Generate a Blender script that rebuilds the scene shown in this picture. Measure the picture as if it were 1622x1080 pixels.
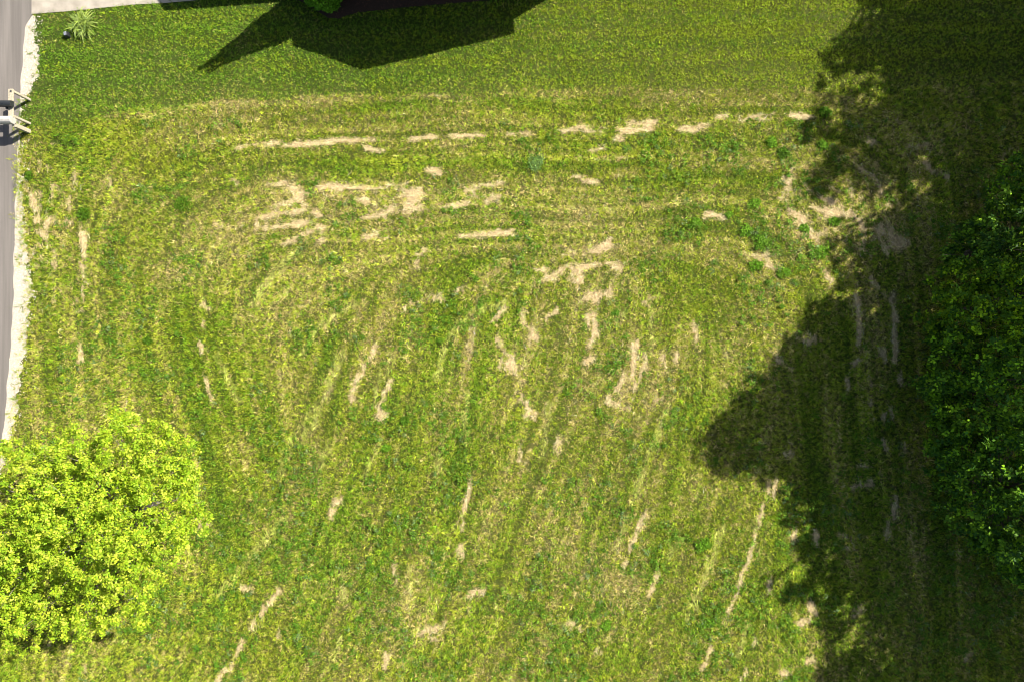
import bpy, math, random
import numpy as np

# ------------------------------------------------------------------ clear
for o in list(bpy.data.objects):
    bpy.data.objects.remove(o, do_unlink=True)
scene = bpy.context.scene
COL = scene.collection
rng = np.random.default_rng(7)
random.seed(7)

# ------------------------------------------------------------------ camera, sky, sun, exposure
CAM_H = 30.0                      # drone height above the lawn, metres
S = 36.07                         # photograph pixels per metre on the ground
cam = bpy.data.cameras.new('drone_camera')
cam.sensor_width = 36.0
cam.lens = 24.0
cam.clip_start = 0.5
cam.clip_end = 2000
cam_o = bpy.data.objects.new('drone_camera', cam)
COL.objects.link(cam_o)
cam_o.location = (0, 0, CAM_H)
cam_o.rotation_euler = (0, 0, 0)
scene.camera = cam_o

SUN = np.array([0.943, 0.554, 1.0])           # towards the sun, per metre of height
SUN_EL = math.atan2(1.0, math.hypot(SUN[0], SUN[1]))
SUN_AZ = math.atan2(SUN[0], SUN[1])           # clockwise from +Y
world = bpy.data.worlds.new('World')
scene.world = world
world.use_nodes = True
wn = world.node_tree
bg = wn.nodes['Background']
sky = wn.nodes.new('ShaderNodeTexSky')
sky.sky_type = 'NISHITA'
sky.sun_disc = False
sky.sun_elevation = SUN_EL
sky.sun_rotation = SUN_AZ
sky.air_density = 1.0
sky.dust_density = 2.0
sky.ozone_density = 0.4
wn.links.new(sky.outputs[0], bg.inputs[0])
bg.inputs[1].default_value = 0.062

sun = bpy.data.lights.new('sun', 'SUN')
sun.energy = 5.0
sun.angle = math.radians(0.53)
sun.color = (1.0, 0.94, 0.84)
sun_o = bpy.data.objects.new('sun', sun)
COL.objects.link(sun_o)
import mathutils
sun_o.rotation_euler = mathutils.Vector(SUN.tolist()).to_track_quat('Z', 'Y').to_euler()
sun_o.location = (30, 20, 40)

vs = scene.view_settings
vs.view_transform = 'Standard'
vs.look = 'None'
vs.exposure = 1.3
vs.gamma = 1.0
vs.use_curve_mapping = False
scene.cycles.filter_width = 0.95
scene.cycles.max_bounces = 6
scene.cycles.diffuse_bounces = 3
scene.cycles.glossy_bounces = 2
scene.cycles.transmission_bounces = 4
scene.cycles.transparent_max_bounces = 4

# ------------------------------------------------------------------ helpers
def gx(px): return (px - 811.0) / S
def gy(py): return (540.0 - py) / S
def W(px, py, z=0.0):
    """ground plan position (photo pixels at ground level) -> world"""
    return np.array([(px - 811.0) / S, (540.0 - py) / S, z])
def IMG(px, py, z):
    """point that is seen at photo pixel px,py and stands z metres up"""
    k = (CAM_H - z) / CAM_H
    return np.array([(px - 811.0) / S * k, (540.0 - py) / S * k, z])

def smooth(a, b, x):
    t = np.clip((x - a) / (b - a), 0, 1)
    return t * t * (3 - 2 * t)

_T = rng.random((16, 256, 256))
def vnoise(x, y, seed=0):
    t = _T[seed % 16]
    xi = np.floor(x).astype(np.int64); yi = np.floor(y).astype(np.int64)
    fx = x - xi; fy = y - yi
    fx = fx * fx * (3 - 2 * fx); fy = fy * fy * (3 - 2 * fy)
    a = t[xi & 255, yi & 255]; b = t[(xi + 1) & 255, yi & 255]
    c = t[xi & 255, (yi + 1) & 255]; d = t[(xi + 1) & 255, (yi + 1) & 255]
    return (a * (1 - fx) + b * fx) * (1 - fy) + (c * (1 - fx) + d * fx) * fy
def fbm(x, y, octaves=4, seed=0):
    s = 0; amp = 0.5; tot = 0
    for k in range(octaves):
        s = s + amp * vnoise(x * 2 ** k + 17.3 * k, y * 2 ** k + 5.1 * k, seed + k)
        tot += amp; amp *= 0.5
    return s / tot

def mat_new(name):
    m = bpy.data.materials.new(name)
    m.use_nodes = True
    nt = m.node_tree
    return m, nt, nt.nodes['Principled BSDF']

def N(nt, kind, **kw):
    n = nt.nodes.new(kind)
    for k, v in kw.items():
        setattr(n, k, v)
    return n

def noise_mat(name, c1, c2, scale=8.0, rough=0.8, detail=6.0, bump=0.0, bump_scale=60.0, c3=None, spec=0.3, metallic=0.0):
    m, nt, b = mat_new(name)
    tc = N(nt, 'ShaderNodeTexCoord')
    n = N(nt, 'ShaderNodeTexNoise'); n.inputs['Scale'].default_value = scale; n.inputs['Detail'].default_value = detail
    nt.links.new(tc.outputs['Object'], n.inputs['Vector'])
    r = N(nt, 'ShaderNodeValToRGB')
    r.color_ramp.elements[0].position = 0.3; r.color_ramp.elements[0].color = (*c1, 1)
    r.color_ramp.elements[1].position = 0.7; r.color_ramp.elements[1].color = (*c2, 1)
    if c3 is not None:
        e = r.color_ramp.elements.new(0.5); e.color = (*c3, 1)
    nt.links.new(n.outputs['Fac'], r.inputs['Fac'])
    nt.links.new(r.outputs['Color'], b.inputs['Base Color'])
    b.inputs['Roughness'].default_value = rough
    b.inputs['Specular IOR Level'].default_value = spec
    b.inputs['Metallic'].default_value = metallic
    if bump > 0:
        n2 = N(nt, 'ShaderNodeTexNoise'); n2.inputs['Scale'].default_value = bump_scale; n2.inputs['Detail'].default_value = 4
        nt.links.new(tc.outputs['Object'], n2.inputs['Vector'])
        bp = N(nt, 'ShaderNodeBump'); bp.inputs['Strength'].default_value = bump; bp.inputs['Distance'].default_value = 0.02
        nt.links.new(n2.outputs['Fac'], bp.inputs['Height'])
        nt.links.new(bp.outputs['Normal'], b.inputs['Normal'])
    return m

def leaf_mat(name, transl=0.3, rough=0.55, spec=0.25, gain=(1.0, 1.0, 1.0)):
    """thin foliage: colour per face from the 'tint' attribute, part of the light passes through"""
    m = bpy.data.materials.new(name); m.use_nodes = True
    nt = m.node_tree; nt.nodes.clear()
    out = N(nt, 'ShaderNodeOutputMaterial')
    at = N(nt, 'ShaderNodeAttribute'); at.attribute_name = 'tint'
    pb = N(nt, 'ShaderNodeBsdfPrincipled')
    pb.inputs['Roughness'].default_value = rough
    pb.inputs['Specular IOR Level'].default_value = spec
    tr = N(nt, 'ShaderNodeBsdfTranslucent')
    mul = N(nt, 'ShaderNodeVectorMath', operation='MULTIPLY'); mul.inputs[1].default_value = gain
    nt.links.new(at.outputs['Color'], pb.inputs['Base Color'])
    nt.links.new(at.outputs['Color'], mul.inputs[0])
    nt.links.new(mul.outputs[0], tr.inputs['Color'])
    mx = N(nt, 'ShaderNodeMixShader'); mx.inputs[0].default_value = transl
    nt.links.new(pb.outputs[0], mx.inputs[1]); nt.links.new(tr.outputs[0], mx.inputs[2])
    nt.links.new(mx.outputs[0], out.inputs[0])
    return m

def mesh_np(name, verts, faces, tint=None, mat=None):
    """verts (n,3), faces (m,k) equal sided; tint (m,3) per face"""
    me = bpy.data.meshes.new(name)
    verts = np.ascontiguousarray(verts, dtype=np.float32)
    faces = np.ascontiguousarray(faces, dtype=np.int32)
    m, k = faces.shape
    me.vertices.add(len(verts)); me.vertices.foreach_set('co', verts.ravel())
    me.loops.add(m * k); me.loops.foreach_set('vertex_index', faces.ravel())
    me.polygons.add(m); me.polygons.foreach_set('loop_start', np.arange(0, m * k, k, dtype=np.int32))
    me.update(calc_edges=True)
    if tint is not None:
        a = me.attributes.new('tint', 'FLOAT_COLOR', 'FACE')
        c = np.ones((m, 4), dtype=np.float32); c[:, :3] = np.clip(tint, 0.002, 0.95)
        a.data.foreach_set('color', c.ravel())
    if mat: me.materials.append(mat)
    return me

def link(name, me, parent=None, loc=(0, 0, 0), rot=(0, 0, 0)):
    o = bpy.data.objects.new(name, me)
    COL.objects.link(o)
    o.location = loc; o.rotation_euler = rot
    if parent is not None: o.parent = parent
    return o

def tag(o, label=None, cat=None, group=None, kind=None):
    if label: o['label'] = label
    if cat: o['category'] = cat
    if group: o['group'] = group
    if kind: o['kind'] = kind
    return o

def root(name, loc, label, cat, group=None, rz=0.0):
    o = bpy.data.objects.new(name, None)
    o.empty_display_size = 0.2
    COL.objects.link(o); o.location = loc; o.rotation_euler = (0, 0, rz)
    return tag(o, label, cat, group)

class MB:
    """collects simple solids for one mesh object"""
    def __init__(s): s.v = []; s.f = []
    def add(s, v, f):
        b = len(s.v); s.v += [tuple(map(float, p)) for p in v]; s.f += [tuple(b + i for i in q) for q in f]
    def box(s, c, d, rz=0.0):
        x, y, z = d[0] / 2, d[1] / 2, d[2] / 2
        ca, sa = math.cos(rz), math.sin(rz)
        v = []
        for sz in (-z, z):
            for sx, sy in ((-x, -y), (x, -y), (x, y), (-x, y)):
                v.append((c[0] + sx * ca - sy * sa, c[1] + sx * sa + sy * ca, c[2] + sz))
        s.add(v, [(0, 3, 2, 1), (4, 5, 6, 7), (0, 1, 5, 4), (1, 2, 6, 5), (2, 3, 7, 6), (3, 0, 4, 7)])
    def loft(s, rings, cap=True):
        n = len(rings[0]); v = [p for r in rings for p in r]; f = []
        for i in range(len(rings) - 1):
            for j in range(n):
                a = i * n + j; b = i * n + (j + 1) % n
                f.append((a, b, b + n, a + n))
        if cap:
            f.append(tuple(reversed(range(n)))); f.append(tuple((len(rings) - 1) * n + j for j in range(n)))
        s.add(v, f)
    def tube(s, pts, rad, n=7):
        pts = [np.array(p, float) for p in pts]; rings = []
        for i, p in enumerate(pts):
            t = pts[min(i + 1, len(pts) - 1)] - pts[max(i - 1, 0)]
            t = t / (np.linalg.norm(t) + 1e-9)
            a = np.cross(t, (0.31, 0.92, 0.23)); a /= np.linalg.norm(a) + 1e-9
            b = np.cross(t, a)
            rings.append([p + rad[i] * (math.cos(q) * a + math.sin(q) * b) for q in np.linspace(0, 2 * math.pi, n, endpoint=False)])
        s.loft(rings)
    def slab(s, poly, t):
        """polygon in 3-D with thickness t downwards"""
        n = len(poly); v = list(poly) + [(p[0], p[1], p[2] - t) for p in poly]
        f = [tuple(range(n)), tuple(reversed(range(n, 2 * n)))]
        for i in range(n):
            j = (i + 1) % n; f.append((i, n + i, n + j, j))
        s.add(v, f)
    def build(s, name, mat, parent=None, loc=(0, 0, 0), bevel=0.0, smooth_=False):
        me = bpy.data.meshes.new(name)
        me.from_pydata(s.v, [], s.f); me.update()
        import bmesh
        bm = bmesh.new(); bm.from_mesh(me)
        bmesh.ops.recalc_face_normals(bm, faces=bm.faces)
        bm.to_mesh(me); bm.free()
        me.materials.append(mat)
        if smooth_: me.polygons.foreach_set('use_smooth', [True] * len(me.polygons))
        o = link(name, me, parent, loc)
        if bevel > 0:
            b = o.modifiers.new('bevel', 'BEVEL'); b.width = bevel; b.segments = 2; b.limit_method = 'ANGLE'
        return o

# ------------------------------------------------------------------ the lot: raster of what grows where (photo pixel plan, 2 px cells)
X0, Y0, ST = -140.0, -140.0, 2.0
NXr, NYr = int((1762 - X0) / ST) + 1, int((1220 - Y0) / ST) + 1
PX, PY = np.meshgrid(X0 + ST * np.arange(NXr), Y0 + ST * np.arange(NYr))      # [row, col]

def sample(F, px, py):
    u = np.clip((px - X0) / ST, 0, NXr - 1.001); v = np.clip((py - Y0) / ST, 0, NYr - 1.001)
    i = u.astype(np.int64); j = v.astype(np.int64); fu = u - i; fv = v - j
    return (F[j, i] * (1 - fu) + F[j, i + 1] * fu) * (1 - fv) + (F[j + 1, i] * (1 - fu) + F[j + 1, i + 1] * fu) * fv

def polyval(pts, y):
    a = np.array(pts, float)
    return np.interp(y, a[:, 1], a[:, 0])
def polyvalx(pts, x):
    a = np.array(pts, float)
    return np.interp(x, a[:, 0], a[:, 1])

ROAD_EDGE = [(58, -140), (55, 0), (52, 22), (41, 42), (37, 70), (33, 130), (29, 220), (24, 330), (22, 400), (20, 500), (14, 580), (9, 640), (0, 735), (-14, 850), (-40, 1080), (-56, 1220)]
GRAVEL_EDGE = [(58, -140), (57, 20), (57, 60), (61, 95), (60, 120), (52, 142), (38, 165), (33, 200), (32, 240), (36, 300), (40, 380), (50, 440), (52, 462), (46, 500), (40, 560), (31, 620), (19, 690), (6, 745), (-6, 850), (-30, 1080), (-46, 1220)]
DRIVE_EDGE = [(40, 23), (58, 22), (100, 19), (150, 14), (210, 8), (262, 5), (430, -9), (440, -10)]

nz_edge = fbm(PX / 14, PY / 14, 3, 3) - 0.5
gravel_dist = PX - polyval(GRAVEL_EDGE, PY) + 4 - nz_edge * 32          # >0 : grass side
drive_dist = PY - polyvalx(DRIVE_EDGE, PX) - nz_edge * 5
is_soil_free = (gravel_dist > 0) & ~((drive_dist < 0) & (PX < 445))

LAWN_EDGE = [(-140, 205), (60, 200), (130, 188), (200, 180), (330, 163), (450, 157), (560, 153), (700, 149), (850, 143), (1000, 140), (1270, 138), (1450, 134), (1762, 128)]
lawn_d = polyvalx(LAWN_EDGE, PX) - PY + (fbm(PX / 40, PY / 25, 3, 5) - 0.5) * 14     # >0 : mown lawn of the neighbour
lawn = smooth(-5, 5, lawn_d)

# flow of the mower over the lot
def smin(ds, k):
    return -k * np.log(sum(np.exp(-np.clip(d, -900, 900) / k) for d in ds))
shear = 0.42 * np.clip(PY - 430, 0, None) * smooth(380, 620, PX) * smooth(1420, 1250, PX)
XS = PX + shear
dl = np.where(XS > PX, XS, PX) - 110
dtree = np.hypot(PX - 120, (PY - 860) * 0.9) - 150
Lf = smin([dl, PY - 165, 1470 - PX + 0 * shear, dtree + 60], 70.0)
gyL, gxL = np.gradient(Lf)
ang = np.arctan2(gxL, -gyL)                     # tangent direction in pixel space (x right, y down)
wi = smooth(190, 340, Lf) * smooth(1330, 1200, PX) * smooth(420, 560, PX + 0.4 * (PY - 540))      # deep inside the lot the passes run straight, slanting down to the left
a_in = np.arctan2(1.0, -0.30 - 0.10 * smooth(700, 1000, PY) + 0.25 * smooth(800, 1050, PX) * smooth(700, 500, PY))
ang = 0.5 * np.arctan2(np.sin(2 * ang) * (1 - wi) + np.sin(2 * a_in) * wi, np.cos(2 * ang) * (1 - wi) + np.cos(2 * a_in) * wi)
ang = ang + 0.5 * (fbm(PX / 170, PY / 170, 2, 9) - 0.5)
ang_lawn = 0.02 * np.sin(PX / 200)
fx = np.where(lawn > 0.5, np.cos(ang_lawn), np.cos(ang)); fy = np.where(lawn > 0.5, np.sin(ang_lawn), np.sin(ang))

_fi = lambda x, y: (np.clip(((y - Y0) / ST).round().astype(np.int64), 0, NYr - 1), np.clip(((x - X0) / ST).round().astype(np.int64), 0, NXr - 1))
def sample_dir(x, y):
    q = _fi(x, y)
    return fx[q], fy[q]
def lic(noise, steps, h):
    acc = noise.copy(); cnt = 1
    for sgn in (1, -1):
        x = PX.copy(); y = PY.copy()
        for k in range(steps):
            vx, vy = sample_dir(x, y)
            if k == 0: px0, py0 = sgn * vx, sgn * vy
            sg = np.where(vx * px0 + vy * py0 < 0, -1.0, 1.0); vx = vx * sg; vy = vy * sg; px0, py0 = vx, vy
            x += h * vx; y += h * vy
            acc += sample(noise, x, y); cnt += 1
    a = acc / cnt
    return (a - a.mean()) / (a.std() + 1e-9)

lic_f = lic(rng.random(PX.shape), 12, 3.0)
lic_m = lic(fbm(PX / 9, PY / 9, 2, 11), 22, 4.0)
lic_c = lic(fbm(PX / 26, PY / 26, 2, 12), 26, 7.0)
lic_s = lic(vnoise(PX / 4.5 + 31, PY / 4.5 + 7, 15), 34, 4.5)
n_big = fbm(PX / 190, PY / 190, 3, 1)
n_mid = fbm(PX / 55, PY / 55, 3, 4)
n_small = fbm(PX / 16, PY / 16, 3, 6)

# bare, straw covered scars: (points, width px)
SCARS = [
 ([(378, 233), (410, 230)], 7), ([(418, 229), (445, 228)], 6), ([(452, 230), (500, 227)], 7), ([(508, 226), (530, 223), (560, 222)], 11), ([(560, 222), (602, 220)], 6), ([(580, 234), (605, 240)], 6), ([(650, 220), (692, 218)], 7),
 ([(715, 217), (765, 214)], 7), ([(805, 212), (840, 210)], 4), ([(895, 208), (912, 205), (925, 203)], 12), ([(925, 209), (952, 209)], 11),
 ([(985, 211), (1000, 206), (1020, 203), (1036, 194)], 19), ([(975, 221), (987, 219)], 7), ([(1078, 206), (1100, 203), (1120, 196)], 12), ([(1175, 189), (1226, 186)], 7),
 ([(1253, 183), (1280, 185)], 9), ([(935, 238), (955, 236)], 7), ([(915, 281), (945, 292)], 6), ([(680, 272), (698, 271)], 10), ([(1135, 183), (1150, 182)], 5),
 ([(428, 291), (470, 294)], 4), ([(467, 296), (474, 312)], 17), ([(474, 308), (492, 304)], 6), ([(503, 300), (520, 294), (540, 297)], 14),
 ([(540, 297), (580, 296), (640, 297)], 8), ([(640, 292), (642, 305)], 10), ([(648, 306), (662, 304), (655, 318), (645, 330)], 24), ([(571, 318), (582, 322)], 9),
 ([(440, 326), (468, 316)], 9), ([(470, 335), (490, 326)], 14), ([(500, 335), (505, 340)], 8), ([(404, 344), (425, 342), (447, 338)], 10), ([(405, 356), (420, 362), (450, 357), (484, 354)], 8),
 ([(593, 334), (604, 342)], 13), ([(604, 338), (625, 330)], 14), ([(575, 345), (600, 343)], 9), ([(578, 349), (572, 344)], 7), ([(512, 362), (510, 384)], 9), ([(578, 378), (598, 369)], 8),
 ([(452, 388), (470, 379), (492, 366)], 8), ([(735, 302), (770, 294), (795, 291)], 8), ([(745, 298), (752, 312)], 7), ([(770, 322), (782, 312), (792, 320)], 12), ([(700, 328), (730, 324), (744, 320)], 9),
 ([(735, 375), (772, 373), (812, 368)], 7), ([(773, 373), (780, 374)], 11), ([(660, 424), (661, 412), (666, 404), (673, 393)], 7), ([(343, 355), (351, 357)], 10),
 ([(372, 285), (376, 295)], 6), ([(322, 482), (330, 488)], 8), ([(318, 520), (324, 512)], 6), ([(317, 547), (321, 556)], 8), ([(174, 283), (174, 290)], 6),
 ([(640, 490), (668, 474), (702, 464)], 3), ([(690, 471), (700, 475)], 8), ([(725, 460), (735, 456)], 6),
 ([(848, 428), (870, 426)], 5), ([(886, 427), (905, 422), (922, 428)], 13), ([(905, 440), (925, 445)], 11), ([(925, 421), (965, 416), (982, 424)], 9), ([(935, 400), (948, 396), (968, 383)], 11),
 ([(893, 402), (905, 401)], 7), ([(850, 447), (880, 438)], 8), ([(920, 473), (940, 468), (968, 463)], 13), ([(918, 478), (930, 470), (945, 475)], 10), ([(864, 503), (884, 489)], 8), ([(824, 498), (829, 510)], 9),
 ([(830, 510), (850, 530)], 6), ([(781, 508), (797, 488)], 7), ([(785, 530), (795, 548), (806, 565)], 8), ([(793, 580), (806, 572), (814, 582)], 16), ([(814, 584), (824, 600)], 6),
 ([(829, 628), (833, 640)], 11), ([(833, 640), (835, 660)], 7), ([(838, 650), (846, 655)], 8), ([(842, 530), (852, 540)], 8), ([(930, 500), (942, 496)], 6), ([(927, 505), (929, 512)], 8), ([(941, 496), (943, 515), (937, 540)], 8),
 ([(935, 540), (941, 530)], 11), ([(925, 575), (945, 560)], 9), ([(1003, 545), (1004, 570), (1000, 600)], 9), ([(1005, 548), (1010, 543)], 8), ([(1018, 580), (1005, 615)], 5), ([(990, 585), (975, 620)], 6),
 ([(962, 633), (978, 640)], 11), ([(978, 643), (998, 645)], 6), ([(1052, 565), (1058, 578)], 10), ([(1072, 560), (1070, 570)], 5), ([(1041, 631), (1048, 633)], 8), ([(1100, 510), (1104, 540)], 6), ([(1150, 565), (1160, 570)], 5),
 ([(884, 698), (882, 712)], 7), ([(828, 695), (822, 730)], 6), ([(596, 548), (580, 575), (566, 605), (556, 634)], 8), ([(618, 600), (604, 640), (598, 660)], 9), ([(612, 655), (606, 662)], 7),
 ([(742, 760), (738, 790), (733, 835)], 7), ([(729, 866), (731, 880)], 11), ([(525, 820), (528, 806)], 9), ([(530, 795), (540, 790)], 9), ([(440, 938), (428, 952), (414, 972)], 7), ([(405, 985), (398, 995)], 6), ([(386, 1010), (374, 1035)], 7),
 ([(365, 1055), (345, 1076)], 10), ([(445, 1000), (441, 1010)], 8), ([(383, 927), (396, 934)], 7), ([(745, 938), (768, 936)], 12), ([(741, 962), (745, 966)], 7), ([(668, 1002), (690, 994), (706, 986)], 9), ([(687, 1010), (692, 1012)], 9),
 ([(610, 1035), (612, 1060)], 8), ([(622, 893), (626, 915)], 11), ([(1022, 812), (1008, 840), (998, 868)], 6), ([(986, 890), (990, 894)], 9), ([(1216, 760), (1213, 775)], 10), ([(1207, 800), (1200, 830)], 7), ([(1197, 835), (1188, 880), (1165, 940), (1148, 980)], 4), ([(1128, 1020), (1112, 1062)], 5),
 ([(1230, 755), (1222, 790)], 5), ([(1275, 1050), (1288, 1046)], 9), ([(1240, 1068), (1255, 1058)], 9), ([(1028, 937), (1035, 935)], 9), ([(950, 1030), (955, 1034)], 9), ([(902, 985), (925, 1000)], 9), ([(1040, 912), (1048, 900)], 9), ([(1180, 1060), (1176, 1075)], 6), ([(1195, 1010), (1190, 1020)], 6),
 ([(310, 820), (328, 825)], 13), ([(318, 832), (322, 838)], 8), ([(76, 1018), (80, 1022)], 7), ([(135, 1060), (138, 1064)], 6), ([(326, 600), (335, 640)], 4),
 ([(1440, 230), (1470, 234)], 11), ([(1465, 258), (1485, 275), (1500, 280)], 9), ([(1355, 255), (1380, 280), (1398, 305)], 8), ([(1345, 290), (1352, 308)], 9), ([(1395, 300), (1408, 330)], 7), ([(1320, 300), (1325, 304)], 6),
 ([(1380, 222), (1384, 226)], 10), ([(1395, 365), (1430, 385), (1400, 395)], 20), ([(1290, 330), (1320, 340)], 14), ([(1305, 315), (1325, 322)], 9), ([(1190, 405), (1225, 405)], 10), ([(1215, 415), (1225, 425)], 10),
 ([(1412, 470), (1416, 500), (1412, 530)], 13), ([(1418, 530), (1416, 575)], 8), ([(1355, 470), (1358, 500), (1360, 540)], 13), ([(1345, 580), (1358, 575)], 10), ([(1343, 600), (1344, 618)], 5), ([(1398, 555), (1400, 570)], 9), ([(1426, 590), (1428, 612)], 8), ([(1378, 605), (1380, 612)], 7),
 ([(1412, 645), (1413, 662)], 9), ([(1400, 655), (1400, 668)], 6), ([(1430, 700), (1432, 715)], 7), ([(1376, 630), (1377, 640)], 8), ([(1400, 695), (1402, 710)], 6), ([(1418, 785), (1416, 820)], 8), ([(1408, 830), (1406, 855)], 8), ([(1355, 770), (1380, 765)], 9), ([(1362, 735), (1375, 738)], 8),
 ([(1242, 720), (1250, 718)], 9), ([(1262, 835), (1256, 852)], 8), ([(1290, 845), (1292, 858)], 11), ([(1334, 845), (1338, 852)], 7), ([(1342, 870), (1346, 874)], 7), ([(1222, 920), (1218, 935)], 10), ([(1280, 950), (1290, 970)], 12), ([(1262, 986), (1285, 978)], 8), ([(1350, 975), (1365, 962)], 7), ([(1530, 1040), (1542, 1036)], 8), ([(1590, 245), (1600, 240)], 7),
 ([(1280, 350), (1265, 340), (1250, 335)], 8), ([(1262, 345), (1275, 365)], 9), ([(1285, 365), (1298, 385)], 9), ([(1310, 335), (1345, 340), (1362, 352)], 10), ([(1362, 350), (1370, 375), (1364, 395)], 9), ([(1240, 280), (1245, 292)], 9), ([(1258, 265), (1240, 315)], 6), ([(1310, 440), (1315, 450)], 10), ([(1375, 440), (1402, 472)], 6), ([(1265, 535), (1290, 540)], 10), ([(1230, 570), (1250, 580)], 8),
 ([(1120, 340), (1150, 345)], 8), ([(130, 370), (134, 390)], 12), ([(132, 420), (132, 470)], 7), ([(128, 545), (127, 575)], 7), ([(108, 320), (112, 330)], 9), ([(52, 315), (54, 330)], 8), ([(58, 342), (60, 352)], 7), ([(64, 364), (70, 375)], 8), ([(105, 350), (108, 352)], 7), ([(118, 275), (121, 292)], 8), ([(132, 400), (138, 410)], 6),
 ([(1020, 478), (1038, 470)], 5), ([(1022, 560), (1025, 580)], 4),
]
# combed, pale yellow-green lines of long cut grass: (points, width)
SWATHS = [
 ([(760, 490), (720, 520), (702, 560), (690, 600)], 10), ([(800, 478), (770, 486)], 7), ([(600, 590), (592, 640)], 8), ([(620, 560), (612, 610)], 6), ([(540, 560), (512, 640), (480, 700)], 12), ([(1060, 640), (1042, 690), (1020, 740), (1004, 790)], 9),
 ([(1142, 835), (1130, 880), (1110, 930), (1088, 978)], 9), ([(1030, 480), (1035, 560)], 6), ([(860, 1012), (900, 990)], 12), ([(700, 350), (735, 335)], 6), ([(1240, 250), (1255, 262)], 6), ([(960, 520), (985, 495)], 8),
 ([(1060, 880), (1080, 850)], 8), ([(520, 700), (505, 740)], 10), ([(600, 700), (575, 760)], 7), ([(700, 690), (690, 760)], 9), ([(650, 900), (645, 960)], 9), ([(540, 900), (545, 960)], 9), ([(1165, 1040), (1185, 990)], 8),
 ([(400, 480), (425, 440), (470, 400)], 14), ([(480, 560), (500, 520), (560, 480)], 10), ([(380, 640), (360, 600), (345, 560)], 8), ([(440, 760), (460, 700), (500, 640)], 9), ([(990, 820), (975, 870)], 7), ([(870, 640), (860, 720)], 9), ([(740, 620), (735, 700)], 9), ([(540, 1010), (520, 1060)], 8), ([(400, 880), (450, 820)], 10), ([(345, 940), (400, 880)], 8),
]
def stroke(F, pts, w, warp, ragged):
    pts = np.array(pts, float)
    m = w + 14
    i0 = max(int((pts[:, 0].min() - m - X0) / ST), 0); i1 = min(int((pts[:, 0].max() + m - X0) / ST) + 2, NXr)
    j0 = max(int((pts[:, 1].min() - m - Y0) / ST), 0); j1 = min(int((pts[:, 1].max() + m - Y0) / ST) + 2, NYr)
    if i1 <= i0 or j1 <= j0: return
    sl = (slice(j0, j1), slice(i0, i1))
    x = PX[sl] + warp[0][sl]; y = PY[sl] + warp[1][sl]
    d = np.full(x.shape, 1e9)
    for a, b in zip(pts[:-1], pts[1:]):
        ab = b - a; t = np.clip(((x - a[0]) * ab[0] + (y - a[1]) * ab[1]) / (ab @ ab + 1e-9), 0, 1)
        d = np.minimum(d, np.hypot(x - a[0] - t * ab[0], y - a[1] - t * ab[1]))
    v = 1.12 - d / (w / 2 + 1.6) + ragged[sl]
    F[sl] = np.maximum(F[sl], smooth(-0.05, 0.95, v))
wx = (fbm(PX / 9, PY / 9, 3, 7) - 0.5) * 12; wy = (fbm(PX / 9 + 3, PY / 9, 3, 8) - 0.5) * 12
RX, RY = PX * 0.8 + PY * 0.6, PY * 0.8 - PX * 0.6
rag = (vnoise(RX / 3.7, RY / 3.7, 2) - 0.5) * 0.9 + (vnoise(RX / 9, RY / 9, 13) - 0.5) * 0.7 + 0.22 * lic_f
scar = np.zeros(PX.shape)
for p, w in SCARS: stroke(scar, p, w * 0.80 if w < 15 else w * 0.92, (wx, wy), rag)
swath = np.zeros(PX.shape)
for p, w in SWATHS: stroke(swath, p, w, (wx * 0.5, wy * 0.5), rag * 0.8)
# small scattered scars drawn out along the mower's direction
fleck = smooth(2.1, 3.0, lic_m + 1.7 * (n_small - 0.5) + 1.2 * (n_mid - 0.5)) * (1 - lawn) * smooth(-60, 60, PY - 180)
scar = np.maximum(scar, 0.35 * fleck)
def blob(x, y, rx, ry, a=0.0):
    c, s = math.cos(a), math.sin(a)
    u = ((PX - x) * c + (PY - y) * s) / rx; v = (-(PX - x) * s + (PY - y) * c) / ry
    return np.exp(-(u * u + v * v))
n_fine = fbm(RX / 7, RY / 7, 3, 12)
scar = np.maximum(scar, 0.8 * smooth(0.56, 0.68, n_fine) * np.clip(1.3 * blob(62, 360, 34, 120) + 0.7 * blob(128, 420, 10, 150) + 0.9 * blob(1330, 365, 70, 40) + 0.6 * blob(1270, 300, 40, 50) + 0.5 * blob(910, 420, 90, 40) + 0.5 * blob(560, 325, 170, 40), 0, 1))
def drag(F, steps, h):
    acc = F.copy(); wsum = 1.0
    for sgn in (1, -1):
        x = PX.copy(); y = PY.copy()
        for k in range(steps):
            vx, vy = sample_dir(x, y)
            if k == 0: px0, py0 = sgn * vx, sgn * vy
            sg = np.where(vx * px0 + vy * py0 < 0, -1.0, 1.0); vx = vx * sg; vy = vy * sg; px0, py0 = vx, vy
            x += h * vx; y += h * vy
            w_ = 1 - k / (steps + 1.0); acc += w_ * sample(F, x, y); wsum += w_
    return acc / wsum
fib = lic(rng.random(PX.shape), 6, 2.0)                    # fine fibres along the flow
scar = 0.5 * scar + 0.6 * drag(scar, 6, 2.2)
scar = np.clip(scar * 1.05, 0, 1)
scar = scar * smooth(0.12, 0.62, scar + 0.20 * fib + 0.85 * (n_fine - 0.5))
scar = scar * (1 - 0.05 * smooth(1320, 1360, PX) * smooth(190, 230, PY))
scar *= smooth(-4, 8, gravel_dist)

def blob(x, y, rx, ry, a=0.0):
    c, s = math.cos(a), math.sin(a)
    u = ((PX - x) * c + (PY - y) * s) / rx; v = (-(PX - x) * s + (PY - y) * c) / ry
    return np.exp(-(u * u + v * v))
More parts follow.
